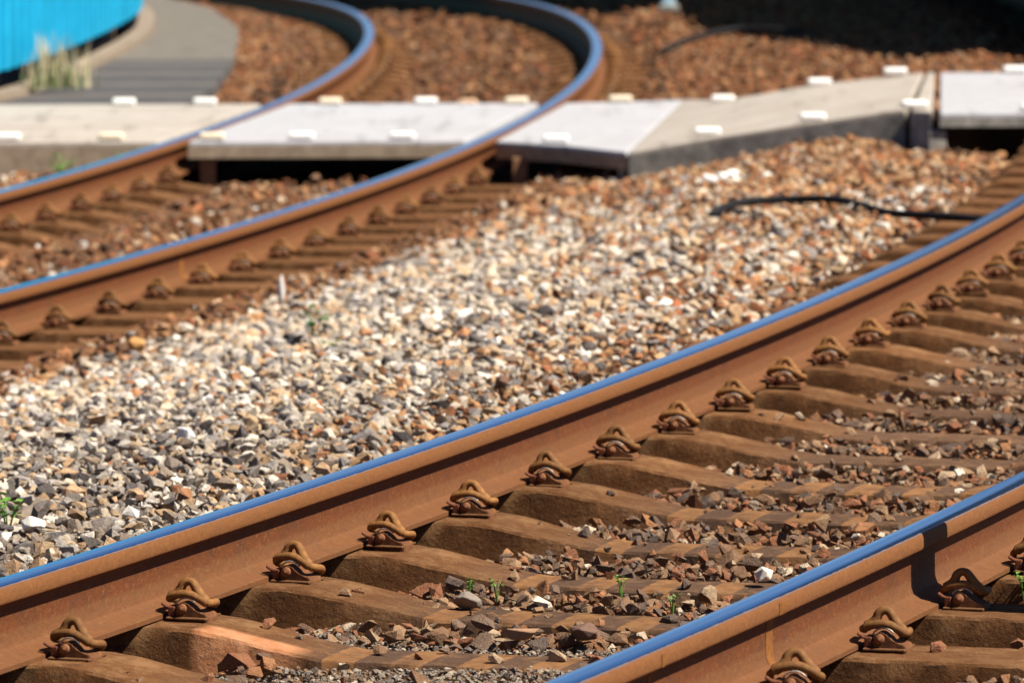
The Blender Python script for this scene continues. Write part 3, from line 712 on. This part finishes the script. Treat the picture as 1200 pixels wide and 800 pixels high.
def halfw(y): return 0.0815 * y * 1.16 + 0.35
def on_sleeper(d, s, s_list_first, hw, lo=0.0, hi=1.24):
    r = np.abs((s - s_list_first + SP / 2) % SP - SP / 2)
    return (r < hw) & (np.abs(d) < hi) & (np.abs(d) >= lo)
NB = lambda x, y, sc: (np.sin(x * 2.1 * sc + 1.3 * np.sin(y * 1.7 * sc)) + np.sin(y * 2.7 * sc + 1.1 * np.sin(x * 2.3 * sc + 2))) * 0.5

def zone_colours(x, y, d1, d2, s1, s2):
    n = len(x); c = pick(PAL_PALE, W_PALE, n)
    nb = NB(x, y, 0.9) * 0.35
    m = rng.random(n) < np.clip((17.4 - y + 0.8 * nb) / 3.0, 0, 0.42); c[m] = pick(PAL_GREY, W_GREY, m.sum())
    c = c * (1 + 0.22 * sstep((y - 17) / 3))[:, None]
    # orange tint grows towards the near track and into the distance
    po = np.clip((y - 19.5 + 1.8 * nb) / 8.0, 0, 1) * np.clip((x + 0.6 - 0.06 * (y - 18)) / 1.4, 0, 1)
    po = np.maximum(po, 0.92 * np.exp(-(np.maximum(-d1 - 0.75, 0) / (0.50 + 0.06 * np.clip(y - 15, 0, 12) + 0.25 * nb)) ** 2) * np.clip((y - 14.0) / 4, 0.15, 1))
    po = np.maximum(po, 0.9 * np.clip((y - 26.5) / 2.5, 0, 1))
    po = np.maximum(po, np.clip((1.6 - np.abs(d2)) / 0.4, 0, 1) * 0.8)
    m = rng.random(n) < po + 0.08 * nb; c[m] = pick(PAL_ORG, W_ORG, m.sum())
    far = y > 34.5; c[far] = pick(PAL_ORG * np.array([0.62, 0.50, 0.41]), W_ORG, far.sum())
    m = (np.abs(d2) < 1.32) & (rng.random(n) < np.where(y > 34.5, 0.55, np.where((y < 26) & (np.abs(d2) < 0.5), 0.25, 0.75))); c[m] = pick(PAL_RUST, W_RUST, m.sum())
    m = (d1 > -0.75); c[m] = pick(PAL_IN, W_IN, m.sum())
    m = (np.abs(np.abs(d1) - 0.70) < 0.22) & (rng.random(n) < 0.8); c[m] = pick(PAL_RUST, W_RUST, m.sum())
    return c * rng.uniform(0.82, 1.12, (n, 1))

def right_edge(q): return halfw(q) + 1.1
def layer(name, y0, y1, sp, smin, smax, label, keep=1.0, zoff=0.0):
    x, y = candidates(y0, y1, sp, lambda q: -halfw(q), right_edge)
    if keep < 1: k = rng.random(len(x)) < keep; x, y = x[k], y[k]
    z, d1, s1, d2, s2 = ground_z(x, y)
    size = np.exp(rng.uniform(np.log(smin), np.log(smax), len(x)))
    ok = np.ones(len(x), bool)
    h1 = 0.150 + size * 0.5; ok &= ~on_sleeper(d1, s1, 0.0, h1, 0.0)
    ok &= ~(on_sleeper(d2, s2, S2[0], h1, 0.0) & ~((y < 31.5) & (rng.random(len(x)) < np.where(np.abs(d2) < 0.5, 0.42, 0.22))))
    for d in (d1, d2): ok &= np.abs(np.abs(d) - HALF) > 0.075 + size * 0.5
    ok &= ~((y > YF - 0.02) & (y < YB) & (d2 > -1.4) & (d2 < 1.0))
    ok &= ~((x < path_right(y) + rng.uniform(-0.28, 0.12, len(x))) & (y > 34.6)) & ~((x < -1.0) & (y > 31.4) & (y < 34.9))
    rx = (y > np.interp(x, [0.5, 0.95, 1.4, 1.95], [30.5, 30.55, 30.28, 29.9])) & (y < np.interp(x, [0.9, 1.2, 1.6, 2.2], [35.1, 34.0, 33.75, 33.6])) & (x > 0.5) & (x < 2.1)
    ok &= ~rx
    ok &= ~((d1 > -0.5) & (d1 < 0.7) & (rng.random(len(x)) < 0.26))
    ok &= ~((d1 > -1.36) & (d1 < -0.5) & (y > 21.5) & (rng.random(len(x)) < 0.72))
    ok &= ~((x > 1.95) & (y > 29.68) & (y < 33.3))
    dusty = (np.abs(d2) < 1.25) & (y > 34.6); ok &= ~(dusty & (rng.random(len(x)) < np.where(np.abs(np.abs(d2) - HALF) < 0.33, 0.94, 0.45)))
    ok &= ~((np.abs(d2) < 1.25) & (np.abs(d2) > 0.45) & (y < 31.5) & (rng.random(len(x)) < 0.35))
    # finer dirt in the first bays at the bottom of the picture
    bay = (s1 < 0.62 + 0.25 * np.sin(d1 * 5 + 1)) & (np.abs(d1) < 0.66); ok &= ~(bay & (rng.random(len(x)) < 0.90))
    x, y, z, size, d1, d2, s1, s2 = [q[ok] for q in (x, y, z, size, d1, d2, s1, s2)]
    c = zone_colours(x, y, d1, d2, s1, s2)
    infoul = (np.abs(d1) < 0.7)
    z = z + zoff - size * 0.35 + rng.normal(0, 0.0095, len(x)) + np.where(infoul & (np.abs(d1) < 0.45), 0.004, 0)
    return x, y, z, size, c
def build(name, layers, label):
    a = [np.concatenate(q) for q in zip(*layers)]
    build_stones(name, a[0], a[1], a[2], a[3], a[4], label)
build('gravel', [layer('g', 10.6, 20.0, 0.025, 0.007, 0.019, '', 1.0, -0.010), layer('g', 10.6, 20.0, 0.046, 0.014, 0.031, '', 0.75, 0.006)], 'sharp grey, buff and rusty ballast stones around the near track')
build('gravel', [layer('g', 20.0, 31.6, 0.031, 0.010, 0.024, '', 1.0, -0.006), layer('g', 20.0, 31.6, 0.054, 0.018, 0.036, '', 0.75, 0.008)], 'blurred pale and orange ballast stones in front of the crossing')
build('gravel', [layer('g', 31.6, 52.0, 0.050, 0.018, 0.038, '', 1.0, 0.0), layer('g', 31.6, 52.0, 0.14, 0.026, 0.045, '', 0.5, 0.012)], 'blurred red-brown ballast stones behind the crossing')
# thin scatter of stones and chips lying on the low middles of the sleepers, and grit in the nearest bays
def scatter():
    x, y = candidates(10.8, 24, 0.045, lambda q: -halfw(q), halfw)
    d1, s1 = track_coords(T1, x, y); size = rng.uniform(0.005, 0.022, len(x))
    r = np.abs((s1 + SP / 2) % SP - SP / 2)
    p = np.where(np.abs(d1) < 0.34, 0.20, np.where(np.abs(d1) < 0.55, 0.10, 0.02))
    ok = (np.abs(d1) < 1.2) & (np.abs(np.abs(d1) - HALF) > 0.20) & (r < 0.15) & (rng.random(len(x)) < p * 0.8) & (r < 0.088)
    x, y, d1, size, r = x[ok], y[ok], d1[ok], size[ok], r[ok]
    zt_ = -H_RAIL - 0.056 * (1 - sstep((np.abs(d1) - 0.27) / 0.34)) - np.where(r > 0.1, (r - 0.1) * 1.2, 0)
    c = pick(PAL_IN, W_IN, len(x)); a = (x, y, zt_ + size * 0.2, size, c)
    gx_, gy_ = candidates(11.2, 15.2, 0.012, lambda q: -1.6, lambda q: 1.6)
    z, e1, t1, e2, t2 = ground_z(gx_, gy_); ok = (np.abs(e1) < 0.68) & (t1 < 0.9) & ~on_sleeper(e1, t1, 0.0, 0.112) & (rng.random(len(gx_)) < 0.92)
    gx_, gy_, z = gx_[ok], gy_[ok], z[ok]; sz = rng.uniform(0.003, 0.009, len(gx_)); z = z + 0.014 + 0.016 * np.sin(gx_ * 4 + 1) * np.sin(gy_ * 5)
    gc = pick(np.array([(0.21, 0.175, 0.14), (0.14, 0.125, 0.115), (0.28, 0.23, 0.175), (0.18, 0.11, 0.065), (0.38, 0.33, 0.27)]), np.array([10, 10, 6, 7, 3.0]), len(gx_))
    return [a, (gx_, gy_, z - 0.022 + rng.normal(0, 0.004, len(gx_)), sz, gc)]
build('grit', scatter(), 'small chips and grey grit lying on and between the near sleepers')

# ------------------------------------------------------------------ stones that stand out singly
def lone_stone(x, y, z, sx, sy, sz, c, label, seed, tilt=0.2):
    r = random.Random(seed); bm = bmesh.new()
    for _ in range(16): bm.verts.new(Vector((r.gauss(0, 1), r.gauss(0, 1), r.gauss(0, 1))).normalized() * r.uniform(0.8, 1))
    bmesh.ops.convex_hull(bm, input=bm.verts)
    for v in [v for v in bm.verts if not v.link_faces]: bm.verts.remove(v)
    for v in bm.verts: v.co = Vector((v.co.x * sx, v.co.y * sy, v.co.z * sz))
    bmesh.ops.bevel(bm, geom=list(bm.edges), offset=min(sx, sy, sz) * 0.07, segments=1, affect='EDGES')
    o = bm_obj('stone', bm, plain_stone('lone_stone_face', c)); o.location = (x, y, z); o.rotation_euler = (r.uniform(-tilt, tilt), r.uniform(-tilt, tilt), r.uniform(0, 6))
    tag(o, label, 'stone', 'stones that stand out')
lone_stone(-1.117, 14.86, -0.165, 0.042, 0.030, 0.026, (0.80, 0.76, 0.68), 'pointed white stone in the pale ballast near the left edge', 1)
lone_stone(0.016, 13.20, -0.190, 0.060, 0.040, 0.018, (0.30, 0.18, 0.11), 'flat brown stone on a striped sleeper, left of its twin', 2, 0.08)
lone_stone(0.150, 13.19, -0.190, 0.048, 0.036, 0.024, (0.15, 0.09, 0.065), 'dark brown stone on a striped sleeper near the corner rail', 3, 0.1)
lone_stone(-0.872, 16.9, -0.175, 0.034, 0.028, 0.032, (0.74, 0.72, 0.70), 'bright white stone standing in the pale ballast left of centre', 4)
lone_stone(-0.10, 13.75, -0.200, 0.038, 0.030, 0.026, (0.20, 0.165, 0.14), 'grey angular stone between the near sleepers, beside green sprouts', 5)
lone_stone(0.785, 12.68, -0.200, 0.034, 0.032, 0.030, (0.33, 0.13, 0.055), 'rusty orange lump at the bottom right, below the corner rail clips', 6)
lone_stone(-1.29, 21.9, -0.405, 0.055, 0.04, 0.034, (0.50, 0.27, 0.10), 'orange stone at the edge of the ballast by the far rail', 7)
lone_stone(0.56, 14.15, -0.195, 0.034, 0.028, 0.022, (0.66, 0.60, 0.52), 'small white stone among brown stones above the corner rail', 8)
lone_stone(-0.275, 37.64, -0.475, 0.11, 0.08, 0.05, (0.52, 0.34, 0.22), 'pale buff stone lying between the far rails behind the crossing', 9)
lone_stone(-0.873, 24.05, -0.40, 0.018, 0.02, 0.075, (0.60, 0.58, 0.55), 'thin pale stone standing upright at the end of the far sleepers', 10, 0.05)
lone_stone(1.155, 13.72, -0.185, 0.05, 0.045, 0.05, (0.36, 0.19, 0.10), 'brown stone by the sprout at the right edge beyond the corner rail', 11)
lone_stone(-0.585, 20.5, -0.30, 0.05, 0.03, 0.03, (0.66, 0.64, 0.56), 'broad whitish stone beside the dark weed in the pale ballast', 12)

# ------------------------------------------------------------------ weeds, grass, cable, dark band, litter
def weed(x, y, z, h, n, mat, label, seed):
    r = random.Random(seed); root = empty('weed', (x, y, z)); tag(root, label, 'weed', 'weeds in the ballast')
    bm = bmesh.new(); st = bmesh.new()
    for k in range(n):
        a = r.uniform(0, 6.28); l = h * r.uniform(0.5, 1.0); tip = Vector((math.cos(a) * l * 0.5, math.sin(a) * l * 0.5, l))
        add_tube(st, [(0, 0, -0.02), tip * 0.5 + Vector((0, 0, l * 0.1)), tip], [0.0012, 0.001, 0.0006], 5)
        for q in (0.55, 0.8, 1.0):
            c = tip * q; w = l * 0.16; b = r.uniform(0, 6.28); dx = Vector((math.cos(b), math.sin(b), r.uniform(0.1, 0.8))).normalized(); dy = dx.cross(Vector((0, 0, 1))).normalized()
            L = l * 0.34
            vs = [bm.verts.new(c), bm.verts.new(c + dx * L * 0.5 + dy * w), bm.verts.new(c + dx * L + Vector((0, 0, -L * 0.15))), bm.verts.new(c + dx * L * 0.5 - dy * w)]
            bm.faces.new((vs[0], vs[1], vs[2])); bm.faces.new((vs[0], vs[2], vs[3]))
    bm_obj('leaves', bm, mat, root); bm_obj('stems', st, mat, root)
weed(-0.100, 13.98, -0.215, 0.034, 7, M_leaf, 'left one of two small green sprouts beside white stones between the near sleepers', 1)
weed(-0.035, 14.00, -0.215, 0.030, 6, M_leaf, 'right one of two small green sprouts beside white stones between the near sleepers', 2)
weed(0.240, 13.98, -0.205, 0.032, 7, M_leaf, 'small green sprout among brown stones just above a striped sleeper', 3)
weed(0.345, 13.70, -0.205, 0.032, 8, M_leaf, 'low green sprout close to the corner rail', 4)
weed(-1.190, 14.95, -0.185, 0.075, 9, M_leaf, 'green weed at the photo\'s left edge in the pale ballast', 5)
weed(-0.640, 20.85, -0.30, 0.11, 9, M_leaf_dark, 'dark green weed standing in the pale ballast between the tracks', 6)
weed(-0.58, 20.2, -0.29, 0.07, 9, M_leaf, 'light green low weed right of the dark weed in the pale ballast', 7)
weed(1.115, 13.82, -0.19, 0.045, 8, M_leaf, 'bright green sprout on a brown stone at the right edge', 8)
weed(-2.18, 30.9, -0.47, 0.14, 14, M_leaf, 'green weeds in front of the left crossing slab', 9)
weed(-1.95, 31.2, -0.47, 0.12, 10, M_leaf_dark, 'dark green weeds under the front edge of the left crossing slab', 10)
def tuft(x, y, z, h, n, label):
    root = empty('grass_tuft', (x, y, z)); tag(root, label, 'grass tuft'); r = random.Random(9)
    bm = bmesh.new()
    for mi, cnt, hh, sp in ((0, n, h, 0.085), (1, n // 2, h * 0.55, 0.10)):
        for k in range(cnt):
            bx, by = r.gauss(0, sp), r.gauss(0, sp * 0.6); l = hh * r.uniform(0.4, 1.0); a = r.uniform(0, 6.28); le = l * r.uniform(0.05, 0.3)
            w = 0.005; t = Vector((math.cos(a), math.sin(a), 0)); n_ = Vector((-t.y, t.x, 0)) * w
            p0 = Vector((bx, by, -0.03)); p1 = p0 + Vector((0, 0, l * 0.6)) + t * le * 0.35; p2 = p0 + Vector((0, 0, l)) + t * le
            v = [bm.verts.new(p0 - n_), bm.verts.new(p0 + n_), bm.verts.new(p1 - n_ * 0.8), bm.verts.new(p1 + n_ * 0.8), bm.verts.new(p2)]
            for f in (bm.faces.new((v[0], v[1], v[3], v[2])), bm.faces.new((v[2], v[3], v[4]))): f.material_index = mi
    o = bm_obj('blades', bm, M_straw, root); o.data.materials.append(M_leaf)
tuft(-2.60, 36.35, -0.27, 0.34, 120, 'tall dry grass tuft with green base growing at the foot of the blue fence')

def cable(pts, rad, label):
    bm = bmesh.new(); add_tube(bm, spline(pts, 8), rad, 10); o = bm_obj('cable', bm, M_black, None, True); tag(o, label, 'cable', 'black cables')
cable([(0.76, 25.2, -0.25), (0.804, 25.16, -0.195), (0.921, 25.43, -0.175), (1.128, 25.475, -0.168), (1.305, 25.281, -0.158), (1.452, 24.70, -0.164), (1.572, 24.48, -0.158), (1.742, 24.30, -0.158), (1.90, 24.2, -0.175), (2.05, 24.1, -0.22)], 0.016, 'black cable arching over the orange ballast to the middle rail')
cable([(0.98, 41.6, -0.36), (1.16, 42.2, -0.315), (1.446, 42.8, -0.275), (1.751, 42.7, -0.265), (2.05, 42.4, -0.30)], 0.022, 'dark arching band over the red-brown ballast behind the crossing')  # dark band above the ballast, modelled as a thin tube
bm = bmesh.new()
for k, (px, pz, q) in enumerate(((-0.04, 0, 0.052), (0.02, 0.012, 0.045), (0.055, 0.02, 0.04))):
    add_box(bm, px, 0.01 * k, pz + 0.02, q * 1.3, q, 0.03, 0.008, Matrix.Rotation(0.5 * k, 3, 'Z') @ Matrix.Rotation(0.3 - 0.3 * k, 3, 'Y'))
o = bm_obj('litter', bm, M_marker); o.location = (0.905, 27.8, -0.265); tag(o, 'crumpled white scrap lying on the ballast in front of the ramp', 'litter')
# pale blue post and white box at the far end of the tracks
def post_thing(name, x, y, z0, w, h, mat, label, cat):
    root = empty(name, (x, y, z0)); tag(root, label, cat)
    bm = bmesh.new(); add_box(bm, 0, 0, h / 2, w, w, h, w * 0.12); bm_obj('shaft', bm, mat, root)
    bm = bmesh.new(); add_box(bm, 0, 0, 0.02, w * 1.7, w * 1.7, 0.05, 0.01); bm_obj('base', bm, M_grey, root)
    return root
post_thing('post', 1.165, 47.3, -0.33, 0.09, 1.1, m_simple('pale_blue_paint', (0.30, 0.48, 0.62), (0.42, 0.6, 0.72), 10, 0.6), 'pale blue post at the top edge, right of the U-bend', 'post')

# ------------------------------------------------------------------ beyond the right edge: shapes added to throw shade into view
def shade_post():  # unseen post added to cast a shadow on the corner rail
    d = HALF + 0.036; x0, y0, a = at(T1, 1.335, d)
    run = 0.40; hx = to_sun.xy.normalized(); top = -0.012 + run * math.tan(SUN_EL)
    x, y = float(x0) + hx.x * run, float(y0) + hx.y * run
    root = empty('post_occluder', (x, y, -0.42), ); root.rotation_euler = (0, 0, -float(a))
    tag(root, 'squat concrete post shape added unseen past the right edge to shade the corner rail', 'marker post')
    h = top + 0.42
    bm = bmesh.new(); add_box(bm, 0, 0, h / 2, 0.06, 0.20, h, 0.012); bm_obj('shaft', bm, M_grey, root)
    bm = bmesh.new(); add_box(bm, 0.0, 0, 0.15, 0.12, 0.26, 0.06, 0.01); bm_obj('plinth', bm, M_grey, root)
shade_post()
def occluder(label, pts, h):  # unseen mass added on the right to shade the far end of the tracks
    root = empty('occluder', (pts[0][0], pts[0][1], -0.4)); tag(root, label, 'occluder', 'shade casters added by the tracks')
    P = [Vector((x, y, 0)) - Vector((pts[0][0], pts[0][1], 0)) for x, y in pts]
    def ring(off, z0, z1, name, mat):
        c = sum(P, Vector()) / len(P); Q = [p + (p - c).normalized() * off for p in P]; n = len(Q)
        v = [(q.x, q.y, z0) for q in Q] + [(q.x, q.y, z1) for q in Q]
        f = [tuple(range(n)), tuple(range(n, 2 * n))] + [(i, (i + 1) % n, n + (i + 1) % n, n + i) for i in range(n)]
        return mesh_obj(name, v, f, mat, root)
    ring(0, 0, h - 0.31, 'wall', M_brick); ring(0.12, h - 0.30, h, 'roof', M_grey)
    a, b = P[0], P[1]; L = (b - a).length; t = (b - a) / L; nrm = Vector((-t.y, t.x, 0))
    if nrm.x > 0: nrm = -nrm
    k = 1.2
    while k < L - 1:
        for z in (1.6, 4.6):
            if z + 1.2 > h: continue
            bm = bmesh.new(); R = Matrix.Rotation(math.atan2(t.y, t.x), 3, 'Z'); c = a + t * k + nrm * 0.02
            add_box(bm, c.x, c.y, z, 1.1, 0.06, 1.5, 0.0, R); bm_obj('window', bm, M_glass, root)
        k += 2.2
hs = to_sun.xy.normalized()
def shade_edge(pts, h):                     # building line whose roof edge throws its shadow along these ground points
    k = (h + 0.0) / math.tan(SUN_EL); return [(x + hs.x * k, y + hs.y * k) for x, y in pts]
def wagon(s0, s1):  # wagon shape added, its top tapered to fit the shade at top right
    root = empty('wagon_occluder', tuple(float(q) for q in at(T1, s0)[:2]) + (0.0,)); tag(root, 'dark navy wagon shape added on the near track to shade the top right corner', 'wagon')
    S = np.linspace(s0, s1, 9)
    def tube_body(name, prof, mat):
        v = []; f = []; n = len(prof)
        for s in S:
            for d, z in prof:
                if z > 1: z = 0.62 + (z - 0.62) * min(1.0, 0.12 + (s - s0) / 9.0)
                x, y, a = at(T1, s, d); v.append((x - root.location.x, y - root.location.y, z))
        for i in range(len(S) - 1):
            for k in range(n): f.append((i * n + k, (i + 1) * n + k, (i + 1) * n + (k + 1) % n, i * n + (k + 1) % n))
        f += [tuple(range(n)), tuple(range((len(S) - 1) * n, len(S) * n))]
        return mesh_obj(name, v, f, mat, root)
    tube_body('body', [(-1.30, 0.42), (-1.32, 1.72), (-1.22, 1.88), (1.22, 1.88), (1.32, 1.72), (1.30, 0.42)], M_navy)
    tube_body('underframe', [(-1.18, 0.12), (-1.20, 0.415), (1.20, 0.415), (1.18, 0.12)], M_dark)
    for k, s in enumerate((s0 + 1.0, s0 + 2.8, s1 - 2.8, s1 - 1.0)):
        for d in (-HALF, HALF):
            x, y, a = at(T1, s, d); bm = bmesh.new()
            add_tube(bm, [(-0.06, 0, 0), (0.05, 0, 0)], 0.36, 28); w = bm_obj('wheel', bm, M_dark, root); w.location = (x - root.location.x, y - root.location.y, 0.362); w.rotation_euler = (0, 0, -a)
    for s in (s0 + 1.9, s1 - 1.9):
        x, y, a = at(T1, s, -0.98); bm = bmesh.new(); add_box(bm, 0, 0, 0, 0.12, 2.4, 0.24, 0.03); w = bm_obj('bogie_frame', bm, M_dark, root); w.location = (x - root.location.x, y - root.location.y, 0.36); w.rotation_euler = (0, 0, -a)
M_navy = m_simple('navy_paint', (0.012, 0.016, 0.045), (0.02, 0.028, 0.07), 5, 0.5, 0, 0.3, 0.1)
M_dark = m_simple('grimy_black_steel', (0.010, 0.009, 0.009), (0.025, 0.02, 0.018), 20, 0.85)
wagon(25.4, 38.4)
e = shade_edge([(-1.9, 50.3), (-2.6, 63.0)], 10.6)
occluder('tall dark building shape added right of the tracks to cast shade', [e[0], e[1], (e[1][0] + 9, e[1][1]), (e[0][0] + 9, e[0][1])], 10.6)
